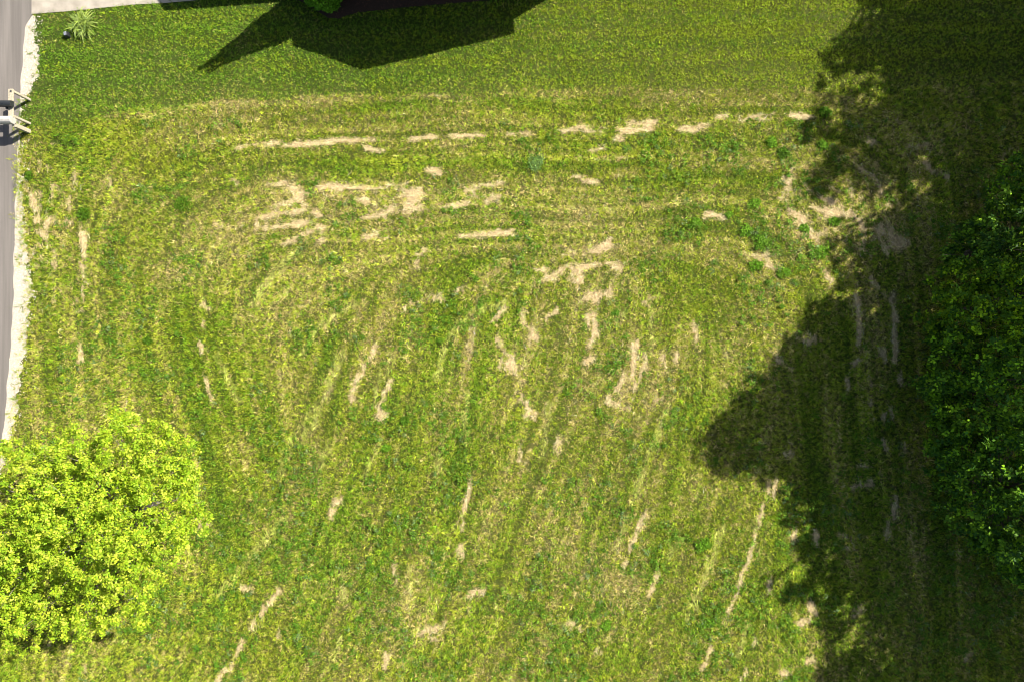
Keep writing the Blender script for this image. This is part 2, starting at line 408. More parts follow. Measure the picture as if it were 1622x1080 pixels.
# dryness 0..1 (share of dead, pale blades) and lushness (share of dark green blades); both also carry painted mower stripes, light and dark by lean
dry = 0.20 + 0.085 * lic_c + 0.04 * lic_m + 0.04 * lic_f + 0.075 * lic_s * smooth(330, 420, np.hypot(PX - 800, (PY - 620)) + 330) + 0.35 * (n_mid - 0.5) + 0.3 * (n_big - 0.5)
dry += 0.20 * blob(900, 340, 170, 60) + 0.26 * blob(1290, 370, 110, 70) + 0.16 * blob(360, 440, 110, 110) + 0.14 * blob(500, 330, 160, 60) + 0.16 * blob(930, 430, 90, 50)
dry += 0.12 * blob(870, 840, 90, 60) + 0.15 * blob(960, 900, 60, 60) + 0.10 * blob(1000, 620, 110, 90) + 0.15 * blob(90, 350, 40, 80) + 0.16 * blob(1400, 330, 70, 90) + 0.14 * blob(1390, 540, 50, 150)
dry -= 0.14 * blob(220, 250, 110, 45) + 0.18 * blob(700, 260, 420, 18) + 0.18 * blob(900, 172, 600, 16) + 0.1 * blob(300, 560, 120, 120) + 0.12 * blob(320, 960, 130, 120) + 0.06 * blob(1130, 940, 90, 110)
dry += 0.2 * blob(82, 91, 16, 5) + 0.2 * blob(120, 125, 14, 5) + 0.2 * blob(118, 162, 18, 5)
dry += 0.22 * blob(285, 435, 26, 14) + 0.2 * blob(234, 420, 12, 26) + 0.18 * blob(225, 322, 18, 12) + 0.15 * blob(310, 400, 60, 40)
dry += 0.55 * swath * 0.45 + 0.30 * smooth(20, 0, np.abs(lawn_d + 2)) * smooth(100, 180, PX) * smooth(1300, 1000, PX)
dry_l = 0.05 + 0.25 * (n_mid - 0.5) + 0.25 * (n_big - 0.5) + 0.10 * smooth(60, 0, lawn_d) + 0.04 * lic_c + 0.10 * blob(1080, 100, 80, 25)
dry = np.clip(dry * (1 - lawn) + dry_l * lawn, 0, 0.9)
lush = 0.30 + 0.5 * (fbm(PX / 90 + 9, PY / 90, 3, 10) - 0.5) - 0.11 * lic_c - 0.05 * lic_m - 0.09 * lic_s + 0.3 * (n_small - 0.5)
lush += 0.3 * blob(132, 335, 14, 40) + 0.25 * blob(290, 325, 28, 20) + 0.25 * blob(120, 225, 40, 14) + 0.2 * blob(900, 165, 700, 12) + 0.2 * blob(560, 180, 260, 12) + 0.15 * blob(640, 900, 300, 120) + 0.15 * blob(1130, 920, 90, 90)
lush += 0.15 * blob(1300, 760, 160, 160) + 0.2 * blob(1500, 950, 120, 150) - 0.15 * blob(230, 250, 110, 50) - 0.1 * blob(300, 1000, 150, 80) - 0.15 * blob(1300, 20, 150, 60) * 1.0
lush_l = 0.66 + 0.12 * smooth(900, 500, PX) + 0.4 * (n_mid - 0.5) + 0.16 * np.sin((PY + 0.02 * PX) / 6.5) * smooth(0, 40, lawn_d) + 0.05 * lic_c - 0.42 * smooth(500, 1250, PX) + 0.1 * smooth(300, 100, PX)  # sine term paints the light and dark mown stripes
lush = np.clip(lush * (1 - lawn) + lush_l * lawn, 0, 1)

# ------------------------------------------------------------------ ground relief
def relief(px, py):
    flat = smooth(0, 70, px - np.interp(py, *np.array(GRAVEL_EDGE, float).T[::-1])) * smooth(-10, 60, py - 20)
    return flat * (0.10 * (fbm(px / 120, py / 120, 2, 2) - 0.5) + 0.05 * (fbm(px / 30, py / 30, 2, 5) - 0.5))

# ------------------------------------------------------------------ materials
M_leaf_grass = leaf_mat('grass_blades', 0.28, 0.6, 0.10)
M_straw = leaf_mat('straw', 0.12, 0.7, 0.2)
M_weed = leaf_mat('weed_leaves', 0.25, 0.6, 0.08)
M_lime = leaf_mat('lime_leaves', 0.38, 0.5, 0.2, (1.0, 1.0, 0.6))
M_wood_leaf = leaf_mat('woodland_leaves', 0.25, 0.5, 0.12)
M_bark = noise_mat('bark', (0.05, 0.038, 0.028), (0.14, 0.11, 0.085), 9, 0.9, bump=0.6, bump_scale=30)
M_bark_pale = noise_mat('pale_bark', (0.16, 0.13, 0.11), (0.30, 0.26, 0.22), 9, 0.9, bump=0.4, bump_scale=30)

# ground: thatch and soil under the blades; attribute 'tint' painted from the same survey of what grows where
M_soil, nt, pb = mat_new('soil_and_thatch')
at = N(nt, 'ShaderNodeAttribute'); at.attribute_name = 'tint'
tc = N(nt, 'ShaderNodeTexCoord')
n1 = N(nt, 'ShaderNodeTexNoise'); n1.inputs['Scale'].default_value = 24; n1.inputs['Detail'].default_value = 8; n1.inputs['Roughness'].default_value = 0.75
nt.links.new(tc.outputs['Object'], n1.inputs['Vector'])
mr = N(nt, 'ShaderNodeMapRange'); mr.inputs['From Min'].default_value = 0.3; mr.inputs['From Max'].default_value = 0.7
mr.inputs['To Min'].default_value = 0.35; mr.inputs['To Max'].default_value = 1.6
nt.links.new(n1.outputs['Fac'], mr.inputs['Value'])
vm = N(nt, 'ShaderNodeVectorMath', operation='SCALE')
nt.links.new(at.outputs['Color'], vm.inputs[0]); nt.links.new(mr.outputs[0], vm.inputs['Scale'])
nt.links.new(vm.outputs[0], pb.inputs['Base Color'])
pb.inputs['Roughness'].default_value = 0.95; pb.inputs['Specular IOR Level'].default_value = 0.1
bp = N(nt, 'ShaderNodeBump'); bp.inputs['Strength'].default_value = 0.7; bp.inputs['Distance'].default_value = 0.03
n2 = N(nt, 'ShaderNodeTexNoise'); n2.inputs['Scale'].default_value = 30; n2.inputs['Detail'].default_value = 5
nt.links.new(tc.outputs['Object'], n2.inputs['Vector']); nt.links.new(n2.outputs['Fac'], bp.inputs['Height'])
nt.links.new(bp.outputs['Normal'], pb.inputs['Normal'])

# ------------------------------------------------------------------ ground sheet (fine in view, coarse to the horizon)
fine_x = np.arange(-140, 1763, 4.4); fine_y = np.arange(-140, 1221, 4.4)
far = np.array([40, 100, 220, 500, 1200, 3000, 8000, 20000, 40000], float)
gxs = np.concatenate([fine_x[0] - far[::-1], fine_x, fine_x[-1] + far])
gys = np.concatenate([fine_y[0] - far[::-1], fine_y, fine_y[-1] + far])
GPX, GPY = np.meshgrid(gxs, gys)
inside = (GPX > -142) & (GPX < 1764) & (GPY > -142) & (GPY < 1222)
gz = np.where(inside, relief(GPX, GPY), 0.0)
gv = np.stack([gx(GPX), gy(GPY), gz], -1).reshape(-1, 3)
nx_, ny_ = len(gxs), len(gys)
idx = np.arange(nx_ * ny_).reshape(ny_, nx_)
gf = np.stack([idx[:-1, :-1], idx[1:, :-1], idx[1:, 1:], idx[:-1, 1:]], -1).reshape(-1, 4)
cx = (GPX[:-1, :-1] + GPX[1:, 1:]) / 2; cy = (GPY[:-1, :-1] + GPY[1:, 1:]) / 2
sc_ = sample(scar, cx, cy)[..., None]; dr_ = sample(dry, cx, cy)[..., None]; lu_ = sample(lush, cx, cy)[..., None]
C_th = np.array([0.048, 0.058, 0.008]); C_thd = np.array([0.12, 0.105, 0.036]); C_bare = np.array([0.42, 0.31, 0.17]); C_thl = np.array([0.030, 0.055, 0.007])
gcol = C_th * (1 - lu_) + C_thl * lu_
gcol = gcol * (1 - dr_) + C_thd * dr_
gcol = gcol * (1 - 0.9 * sc_) + C_bare * 0.9 * sc_
out_ = (cx < X0 + 6) | (cx > 1756) | (cy < Y0 + 6) | (cy > 1214)
gcol[out_] = np.array([0.075, 0.105, 0.016])
g_me = mesh_np('ground', gv, gf, gcol.reshape(-1, 3), M_soil)
g_me.polygons.foreach_set('use_smooth', np.ones(len(g_me.polygons), dtype=bool))
tag(link('ground', g_me), kind='structure')

# ------------------------------------------------------------------ road, gravel shoulder, driveway
M_asphalt = noise_mat('asphalt', (0.125, 0.112, 0.10), (0.165, 0.15, 0.135), 60, 0.9, 9, 0.5, 160, c3=(0.145, 0.13, 0.117))
nt = M_asphalt.node_tree
w = N(nt, 'ShaderNodeTexNoise'); w.inputs['Scale'].default_value = 1.0; w.inputs['Detail'].default_value = 4
mp = N(nt, 'ShaderNodeMapping'); mp.inputs['Scale'].default_value = (5.0, 0.18, 1)
tc = N(nt, 'ShaderNodeTexCoord'); nt.links.new(tc.outputs['Object'], mp.inputs['Vector']); nt.links.new(mp.outputs[0], w.inputs['Vector'])
mrr = N(nt, 'ShaderNodeMapRange'); mrr.inputs['From Min'].default_value = 0.35; mrr.inputs['From Max'].default_value = 0.65; mrr.inputs['To Min'].default_value = 0.85; mrr.inputs['To Max'].default_value = 1.18
nt.links.new(w.outputs['Fac'], mrr.inputs['Value'])
pbn = nt.nodes['Principled BSDF']; src = pbn.inputs['Base Color'].links[0].from_socket
vmm = N(nt, 'ShaderNodeVectorMath', operation='SCALE'); nt.links.new(src, vmm.inputs[0]); nt.links.new(mrr.outputs[0], vmm.inputs['Scale']); nt.links.new(vmm.outputs[0], pbn.inputs['Base Color'])
M_gravel = noise_mat('limestone_gravel', (0.27, 0.235, 0.19), (0.56, 0.50, 0.42), 45, 0.9, 6, 0.8, 70)
M_concrete = noise_mat('driveway_concrete', (0.235, 0.207, 0.168), (0.37, 0.33, 0.27), 2.2, 0.85, 12, 0.25, 120, c3=(0.30, 0.268, 0.22))

def strip(name, left, right, ys, z, mat):
    v = []; f = []
    for i, y in enumerate(ys):
        v.append((gx(left(y)), gy(y), z)); v.append((gx(right(y)), gy(y), z))
        if i: f.append((2 * i - 2, 2 * i, 2 * i + 1, 2 * i - 1))
    me = bpy.data.meshes.new(name); me.from_pydata(v, [], f); me.update(); me.materials.append(mat)
    return link(name, me)
ys_ = np.concatenate([[-20000, -4000, -800], np.arange(-140, 1221, 6), [1900, 5000, 20000]])
re_ = lambda y: float(np.interp(y, *np.array(ROAD_EDGE, float).T[::-1])) + 1.4 * math.sin(y / 9.0) * math.sin(y / 23.0)
ge_ = lambda y: float(np.interp(y, *np.array(GRAVEL_EDGE, float).T[::-1])) - 2 + 9 * (float(fbm(np.array(y / 6.0), np.array(3.3), 3, 4)) - 0.5) * 2
tag(strip('road', lambda y: re_(y) - 250, re_, ys_, 0.016, M_asphalt), kind='structure')
tag(strip('gravel_shoulder', lambda y: re_(y) - 30, ge_, np.arange(24, 1221, 1.5), 0.008, M_gravel), kind='structure')
dm = MB()
dpts = [(445, -10.3), (350, -2.5), (262, 5), (210, 8), (150, 14), (100, 19), (58, 22), (50, 23), (50, -150), (445, -180)]
dm.slab([(gx(a), gy(b), 0.024) for a, b in dpts], 0.02)
tag(dm.build('driveway', M_concrete), kind='structure')

# loose stones on the shoulder
ns = 9000
sy = rng.uniform(26, 1120, ns)
le = np.interp(sy, *np.array(ROAD_EDGE, float).T[::-1]); ri = np.interp(sy, *np.array(GRAVEL_EDGE, float).T[::-1])
sx = le + rng.random(ns) ** 0.8 * (ri - le + 14)
kp = sample(gravel_dist, sx, sy) < rng.normal(1, 6, ns)
sx = sx[kp]; sy = sy[kp]; ns = len(sx)
sz = rng.uniform(0.012, 0.032, ns)
octv = np.array([(1, 0, 0), (0, 1, 0), (-1, 0, 0), (0, -1, 0), (0, 0, 0.8), (0, 0, -0.4)], float)
octf = np.array([(0, 1, 4), (1, 2, 4), (2, 3, 4), (3, 0, 4), (1, 0, 5), (2, 1, 5), (3, 2, 5), (0, 3, 5)])
jit = rng.uniform(0.6, 1.3, (ns, 6, 1)); th = rng.uniform(0, 6.28, ns)
v = octv[None] * jit * sz[:, None, None]
vr = v.copy(); vr[..., 0] = v[..., 0] * np.cos(th)[:, None] - v[..., 1] * np.sin(th)[:, None]; vr[..., 1] = v[..., 0] * np.sin(th)[:, None] + v[..., 1] * np.cos(th)[:, None]
vr += np.stack([gx(sx), gy(sy), np.full(ns, 0.014)], -1)[:, None]
f = (octf[None] + 6 * np.arange(ns)[:, None, None]).reshape(-1, 3)
tint = np.repeat(np.array([0.54, 0.49, 0.41])[None] * rng.uniform(0.55, 1.35, (ns, 1)), 8, 0)
M_stone = leaf_mat('pale_stone', 0.0, 0.9, 0.2)
tag(link('gravel', mesh_np('gravel', vr.reshape(-1, 3), f, tint, M_stone)), 'loose white limestone gravel along the edge of the asphalt road', 'gravel', kind='stuff')

# ------------------------------------------------------------------ grass: clumps of single blades
MULCH = [(478, 3), (500, 16), (520, 29), (536, 30), (552, 24), (566, 20), (640, 12), (760, 2), (905, -12), (940, -22), (945, -60), (440, -40), (455, -8)]
def in_poly(px, py, poly):
    r = np.zeros(px.shape, bool); n = len(poly)
    for i in range(n):
        x1, y1 = poly[i]; x2, y2 = poly[(i + 1) % n]
        c = ((y1 > py) != (y2 > py)) & (px < (x2 - x1) * (py - y1) / (y2 - y1 + 1e-9) + x1)
        r ^= c
    return r
NC, NB = 310000, 6
cxp = rng.uniform(-70, 1692, NC); cyp = rng.uniform(-70, 1150, NC)
ok = (sample(gravel_dist, cxp, cyp) > -3 + rng.normal(0, 5, NC)) & ~((sample(drive_dist, cxp, cyp) < rng.normal(-1.5, 1.5, NC)) & (cxp < 445)) & ~in_poly(cxp, cyp, MULCH)
ok &= rng.random(NC) > 0.92 * sample(scar, cxp, cyp)
cxp = cxp[ok]; cyp = cyp[ok]; NC = len(cxp)
D = sample(dry, cxp, cyp); Lh = sample(lush, cxp, cyp); Lw = sample(lawn, cxp, cyp); Sw = sample(swath, cxp, cyp); Sc = sample(scar, cxp, cyp)
_q = _fi(cxp, cyp); aa = np.arctan2(fy[_q], fx[_q])
lm = sample(lic_m, cxp, cyp); ls = sample(lic_s, cxp, cyp) * (1 - 0.6 * Lw)
# which way the swath was combed flips from pass to pass
flip = np.where(sample(lic_c, cxp, cyp) + rng.normal(0, 1.3, NC) > 0, 1.0, -1.0)
C_olive = np.array([0.250, 0.300, 0.020]); C_green = np.array([0.132, 0.225, 0.010]); C_dry = np.array([0.44, 0.36, 0.13]); C_lawn = np.array([0.100, 0.185, 0.012]); C_lawn2 = np.array([0.205, 0.272, 0.014]); C_sw = np.array([0.34, 0.385, 0.075])
C_olive = C_olive * 1.08; C_green = C_green * 1.08; C_lawn = C_lawn * 1.08; C_lawn2 = C_lawn2 * 1.10
u = rng.random(NC)
isdry = u < D * 0.95 + 0.25 * Sc
isg = (~isdry) & (rng.random(NC) < Lh)
base = np.where(isg[:, None], C_green, C_olive)
base_l = np.where(isg[:, None], C_lawn, C_lawn2)
base = base * (1 - Lw[:, None]) + base_l * Lw[:, None]
base = np.where(isdry[:, None], np.where((Lw > 0.5)[:, None], np.array([0.31, 0.31, 0.07]), C_dry) * rng.uniform(0.75, 1.1, (NC, 1)), base)
base = np.where((Sw > 0.35)[:, None] & (rng.random(NC) < 0.8)[:, None], C_sw, base)
base = base * np.exp(rng.normal(0, 1, (NC, 1)) * (0.33 - 0.14 * Lw[:, None]) + 0.05 * lm[:, None] + 0.11 * ls[:, None] - 0.02)  # light and dark mower stripes, an effect of blade lean, put into the colour
bl = np.repeat(np.arange(NC), NB); NBL = len(bl)
rad = (0.020 + 0.014 * (1 - Lw))[bl]
bx = gx(cxp)[bl] + rng.normal(0, 1, NBL) * rad; by = gy(cyp)[bl] + rng.normal(0, 1, NBL) * rad
hgt_c = np.where(Lw > 0.5, 0.072, 0.100) * np.exp(rng.normal(0, 0.28, NC)) * (1 + 0.35 * isg * (Lw < 0.5)) * (1 + 0.5 * (Sw > 0.35)) * (1 - 0.5 * Sc)
hgt_c *= np.clip(1 + 0.10 * lm + 0.12 * ls, 0.5, 1.6)
ln = hgt_c[bl] * rng.uniform(0.65, 1.35, NBL)
spread = np.where(Lw > 0.5, 1.5, np.where(Sw > 0.35, 0.35, 1.15))[bl]
da = -(aa + np.where(flip > 0, 0, math.pi))[bl] + rng.normal(0, 1, NBL) * spread + rng.normal(0, 0.5, NC)[bl]
tilt = np.clip(rng.normal(0.95, 0.28, NBL) + np.where(Sw > 0.35, 0.3, 0)[bl] + np.where(isdry, 0.25, 0)[bl], 0.15, 1.5)
wd = rng.uniform(0.014, 0.029, NBL) * np.where(Lw > 0.5, 1.45, 1.1)[bl]
bz = relief(bx * S + 811, 540 - by * S)
dx = np.cos(da); dy = np.sin(da)
P = np.stack([bx, by, bz - 0.005], -1)
side = np.stack([-dy, dx, np.zeros(NBL)], -1) * (wd / 2)[:, None]
tip = P + np.stack([dx * np.sin(tilt) * ln, dy * np.sin(tilt) * ln, np.cos(tilt) * ln + 0.005], -1)
vv = np.stack([P - side, P + side, tip], 1).reshape(-1, 3)
ff = np.arange(3 * NBL).reshape(-1, 3)
bcol = base[bl] * np.exp(rng.normal(0, 0.22, (NBL, 1))) * np.exp(rng.normal(0, 0.06, (NBL, 3)))
dead = rng.random(NBL) < 0.05 + 0.18 * D[bl]
bcol[dead] = np.where((Lw[bl][dead] > 0.5)[:, None], np.array([0.34, 0.33, 0.09]), C_dry) * rng.uniform(0.7, 1.2, (dead.sum(), 1))
tag(link('grass', mesh_np('grass', vv, ff, bcol, M_leaf_grass)), 'rough cut grass covering the open lot and the mown lawn above it', 'grass', kind='stuff')
del vv, ff, bcol, P, side, tip

# ------------------------------------------------------------------ cut straw lying on the scars
NSt = 150000
px_ = rng.uniform(-40, 1662, NSt * 18); py_ = rng.uniform(-40, 1120, NSt * 18)
keep = rng.random(NSt * 18) < np.clip(sample(scar, px_, py_) * 0.42 + 0.10 * np.clip(sample(dry, px_, py_) - 0.25, 0, 1), 0, 1) * (1 - 0.7 * sample(lawn, px_, py_))
keep &= (sample(gravel_dist, px_, py_) > 2) & ~((sample(drive_dist, px_, py_) < 0) & (px_ < 445))
px_ = px_[keep][:110000]; py_ = py_[keep][:110000]; n = len(px_)
_q = _fi(px_, py_); a = -np.arctan2(fy[_q], fx[_q]) + rng.normal(0, 0.6, n) + np.where(rng.random(n) < 0.35, rng.uniform(-1.5, 1.5, n), 0)
L_ = rng.uniform(0.10, 0.32, n); w_ = rng.uniform(0.006, 0.012, n)
z0 = relief(px_, py_) + rng.uniform(0.005, 0.06, n)
c0 = np.stack([gx(px_), gy(py_), z0], -1); d_ = np.stack([np.cos(a), np.sin(a), rng.normal(0, 0.12, n)], -1); s_ = np.stack([-np.sin(a), np.cos(a), rng.normal(0, 0.3, n)], -1)
vv = np.stack([c0 - d_ * L_[:, None] / 2 - s_ * w_[:, None] / 2, c0 - d_ * L_[:, None] / 2 + s_ * w_[:, None] / 2, c0 + d_ * L_[:, None] / 2], 1).reshape(-1, 3)
tint = np.array([0.62, 0.49, 0.26]) * np.exp(rng.normal(0, 0.38, (n, 1))) * np.exp(rng.normal(0, 0.05, (n, 3)))
tag(link('straw', mesh_np('straw', vv, np.arange(3 * n).reshape(-1, 3), tint, M_straw)), 'pale dry straw lying in scars and mower streaks on the grass', 'straw', kind='stuff')

# ------------------------------------------------------------------ leaf makers
def leaf_quads(pos, normal, along, length, width):
    """kite-shaped leaves; pos (n,3) is the leaf base"""
    along = along - normal * (along * normal).sum(-1, keepdims=True)
    along /= np.linalg.norm(along, axis=-1, keepdims=True) + 1e-9
    side = np.cross(normal, along)
    L = length[:, None]; w = width[:, None]
    v = np.stack([pos, pos + along * L * 0.45 + side * w / 2 + normal * w * 0.12, pos + along * L, pos + along * L * 0.45 - side * w / 2 + normal * w * 0.12], 1)
    return v.reshape(-1, 3)
def unit(a): return a / (np.linalg.norm(a, axis=-1, keepdims=True) + 1e-9)
def quads_mesh(name, v, tint, mat):
    return mesh_np(name, v, np.arange(len(v)).reshape(-1, 4), tint, mat)

# broadleaf weeds everywhere in the rough (uncountable), then the larger clumps one by one
def rosette(cx_, cy_, cz, R, nl, leaf, r):
    th = r.uniform(0, 6.28, nl); rr = R * r.random(nl) ** 0.72
    pos = np.stack([cx_ + rr * np.cos(th), cy_ + rr * np.sin(th), cz + 0.04 + (0.06 + 0.22 * R) * (1 - (rr / (R + 1e-6)) ** 2) * r.uniform(0.5, 1.1, nl)], -1)
    out = np.stack([np.cos(th), np.sin(th), r.normal(0.1, 0.3, nl)], -1) + r.normal(0, 0.5, (nl, 3))
    nrm = unit(np.stack([r.normal(0, 0.45, nl), r.normal(0, 0.45, nl), np.ones(nl)], -1))
    return leaf_quads(pos, nrm, out, r.uniform(0.7, 1.3, nl) * leaf, r.uniform(0.5, 0.8, nl) * leaf)
wv = []; wt = []
wden = fbm(PX / 60, PY / 60, 3, 14) - 0.5 + 0.5 * (n_small - 0.5) + 0.16 * blob(1200, 380, 180, 90) + 0.10 * blob(1100, 900, 160, 160) + 0.10 * blob(620, 860, 260, 140) + 0.12 * blob(1270, 220, 60, 60) + 0.05 * smooth(500, 900, PY) + 0.10 * blob(1500, 930, 120, 150)
cand = np.stack([rng.uniform(70, 1660, 60000), rng.uniform(190, 1110, 60000)], -1)
dn = sample(wden, cand[:, 0], cand[:, 1]) * (1 - sample(lawn, cand[:, 0], cand[:, 1])) - 0.6 * sample(scar, cand[:, 0], cand[:, 1])
sel = cand[(dn > 0.07) & (rng.random(60000) < np.clip((dn - 0.07) * 6, 0, 1))][:6500]
for (x_, y_) in sel:
    R = rng.uniform(0.04, 0.13); nl = int(rng.integers(7, 15))
    q = rosette(gx(x_), gy(y_), 0.03, R, nl, rng.uniform(0.055, 0.095), rng)
    wv.append(q)
    c = np.array([0.072, 0.165, 0.012]) if rng.random() < 0.7 else np.array([0.13, 0.24, 0.022])
    if rng.random() < 0.12: c = np.array([0.13, 0.20, 0.07])
    wt.append(c * np.exp(rng.normal(0, 0.25, (nl, 1))) * rng.uniform(0.8, 1.2))
tag(link('weeds', quads_mesh('weeds', np.concatenate(wv), np.concatenate(wt), M_weed)), 'low broadleaf weeds scattered through the rough grass', 'weeds', kind='stuff')

WEEDS = [  # px, py, radius m, bluish?, label
 (848, 258, 0.50, 1, 'bluish green feathery weed clump in the band of green below the upper bare streak'),
 (1183, 366, 0.36, 0, 'largest bright green leafy weed in the dry patchy grass beside the tree shade'),
 (1101, 351, 0.28, 0, 'bright green weed clump a little way left of the largest leafy weed'),
 (1155, 340, 0.16, 0, 'small green weed at the edge of a tan scar above the largest leafy weed'),
 (1194, 322, 0.28, 0, 'wide low green weed patch above the largest leafy weed'),
 (1205, 382, 0.42, 0, 'broad dull green weed patch just above a tan bare scar'),
 (1196, 420, 0.36, 0, 'green weed clump on the left side of a tan bare scar near the shade'),
 (1240, 432, 0.36, 0, 'green weed clump on the right side of a tan bare scar near the shade'),
 (1300, 400, 0.42, 0, 'round green weed clump among pale dry grass by the shade edge'),
 (1274, 361, 0.24, 0, 'small green weed between two pale scars by the shade edge'),
 (1320, 352, 0.30, 0, 'green weed in the sunlit pocket between two tree shadows'),
 (1241, 243, 0.34, 0, 'dark green weed in the sun beside the upper tree shadow'),
 (1222, 225, 0.32, 0, 'pale green weed just below the thin straw streak near the upper tree shadow'),
 (1306, 178, 0.30, 0, 'shaded green weed just inside the upper tree shadow'),
 (1303, 231, 0.26, 0, 'dim green weed at the toe of the upper tree shadow'),
 (290, 322, 0.45, 0, 'dark green grassy weed clump alone in the left of the lot'),
 (132, 338, 0.40, 0, 'dark weed clump beside the wheel line near the road'),
 (47, 278, 0.22, 0, 'dark green weed at the gravel edge below the mailbox'),
 (960, 990, 0.30, 0, 'small green weed clump in the lower middle of the lot'),
 (1120, 985, 0.28, 0, 'bluish green weed cluster beside the long pale grass line low in the lot'),
 (1112, 862, 0.46, 0, 'broad weed cluster beside the top of the long pale grass line'),
 (640, 665, 0.22, 0, 'dark green weed below the pair of short tan scars'),
 (612, 708, 0.22, 0, 'green weed halfway down the middle of the lot left of a pale streak'),
 (235, 540, 0.20, 0, 'tiny dark weed in smooth grass above the lime green tree'),
]
weed_root = None
for i, (x_, y_, R, bl_, lab) in enumerate(WEEDS):
    r = np.random.default_rng(100 + i)
    nl = int(130 + 420 * R * (1.6 if bl_ else 1))
    parts_ = [rosette(0, 0, 0.0, R * 0.62, nl // 2, 0.085 if not bl_ else 0.07, r)]
    nsub = 5
    for q_ in range(nsub):
        an = r.uniform(0, 6.28); dd = R * r.uniform(0.35, 0.75)
        parts_.append(rosette(dd * math.cos(an), dd * math.sin(an) * 0.8, 0.0, R * r.uniform(0.25, 0.45), nl // 10, 0.085 if not bl_ else 0.07, r))
    q = np.concatenate(parts_); nl = len(q) // 4
    c = np.array([0.100, 0.215, 0.012]) if not bl_ else np.array([0.13, 0.22, 0.06])
    if 'dark' in lab: c = c * 0.62
    t = c * np.exp(r.normal(0, 0.34, (nl, 1)))
    o = link('weed_clump', quads_mesh('weed_clump', q, t, M_weed), loc=(gx(x_), gy(y_), float(relief(np.array(x_ * 1.0), np.array(y_ * 1.0)))))
    tag(o, lab, 'weed', 'leafy weed clumps in the rough grass')

# ------------------------------------------------------------------ trees
def crown_mesh(name, lobes, mat, cols, per_m2, leaf, spray, r, shell=0.55, up=0.5, zsq=0.8):
    """leaf sprays spread through ellipsoid lobes, mostly near their skin; lobes = (x, y, z, radius)"""
    vs_, ts_ = [], []
    for (x, y, z, R) in lobes:
        n = max(int(per_m2 * 4 * math.pi * R * R / spray), 6)
        d = unit(r.normal(0, 1, (n, 3)))
        rad = R * np.where(r.random(n) < 0.75, r.uniform(shell, 1.0, n) ** 0.7, r.uniform(0.1, shell, n)) * (1 + 0.18 * np.sin(3.1 * d[:, 0] * 3 + x) * np.cos(2.7 * d[:, 1] * 3 + y) + 0.12 * np.sin(9 * d[:, 2] + 7 * d[:, 0]))
        c = np.array([x, y, z]) + d * rad[:, None] * np.array([1, 1, zsq])
        k = np.repeat(np.arange(n), spray); m = len(k)
        th = r.uniform(0, 6.28, m)
        axis = unit(d * 0.7 + np.array([0, 0, up]) + r.normal(0, 0.35, (n, 3)))[k]
        t1 = unit(np.cross(axis, np.array([0.37, 0.81, 0.45]))); t2 = np.cross(axis, t1)
        out = t1 * np.cos(th)[:, None] + t2 * np.sin(th)[:, None] + axis * r.normal(0.05, 0.25, (m, 1))
        nrm = unit(axis + r.normal(0, 0.38, (m, 3)))
        ll = leaf * r.uniform(0.7, 1.3, m)
        pos = c[k] + out * 0.02 + r.normal(0, leaf * 0.35, (m, 3))
        vs_.append(leaf_quads(pos, nrm, out, ll, ll * r.uniform(0.55, 0.8, m)))
        tone = cols[r.integers(0, len(cols), n)] * np.exp(r.normal(0, 0.16, (n, 1)))
        ts_.append(tone[k] * np.exp(r.normal(0, 0.13, (m, 1))))
    return quads_mesh(name, np.concatenate(vs_), np.concatenate(ts_), mat)

def trunk_limbs(base, targets, r0, fork, r, n=8):
    """tapered trunk from base up to fork height with limbs curving to targets (local coordinates)"""
    mb = MB(); top = np.array([r.normal(0, 0.1), r.normal(0, 0.1), fork])
    mb.tube([(0, 0, -0.1), (0.02, 0, 0.15), top * 0.5 + (0.03, 0.02, 0), top], [r0 * 1.5, r0 * 1.1, r0 * 0.9, r0 * 0.75], n)
    lb = MB()
    for t in targets:
        t = np.array(t); mid = top + (t - top) * 0.5 + np.array([0, 0, 0.12 * np.linalg.norm(t - top)]) + r.normal(0, 0.1, 3)
        rr = r0 * 0.42
        lb.tube([top - (0, 0, 0.2), mid, t], [rr, rr * 0.6, rr * 0.15], 5)
        for _ in range(3):
            e = t + r.normal(0, 0.45, 3); m2 = mid + (t - mid) * r.uniform(0.2, 0.7)
            lb.tube([m2, (m2 + e) / 2 + (0, 0, 0.1), e], [rr * 0.35, rr * 0.2, rr * 0.06], 4)
    return mb, lb

# --- the lime green maple by the road: lobes as (seen px, seen py, px radius, height)
LIME = [(150, 830, 95, 5.9), (75, 745, 62, 4.9), (125, 712, 36, 4.6), (40, 720, 34, 4.3), (215, 705, 52, 5.0), (195, 665, 24, 4.6), (262, 690, 30, 4.6), (285, 735, 36, 4.5), (255, 770, 50, 5.0), (300, 775, 28, 4.4), (285, 840, 42, 4.5), (310, 800, 20, 4.2), (225, 850, 60, 5.2),
        (228, 905, 30, 4.4), (195, 930, 42, 4.5), (220, 970, 22, 4.0), (150, 960, 42, 4.6), (100, 935, 58, 5.0), (125, 985, 28, 4.1), (50, 975, 48, 4.4), (30, 1005, 26, 4.0), (0, 930, 62, 4.8), (25, 840, 72, 5.2), (100, 790, 60, 6.0), (-50, 850, 70, 4.9), (-45, 950, 55, 4.4), (-30, 765, 34, 4.3), (185, 760, 55, 5.8), (165, 880, 50, 6.0), (60, 860, 50, 6.2)]
r = np.random.default_rng(21)
tb = W(252, 792, 0.0)
lob = []
for (x, y, R, h) in LIME:
    p = IMG(x, y, h); lob.append((p[0] - tb[0], p[1] - tb[1], h, R / S * (CAM_H - h) / CAM_H))
sub = []
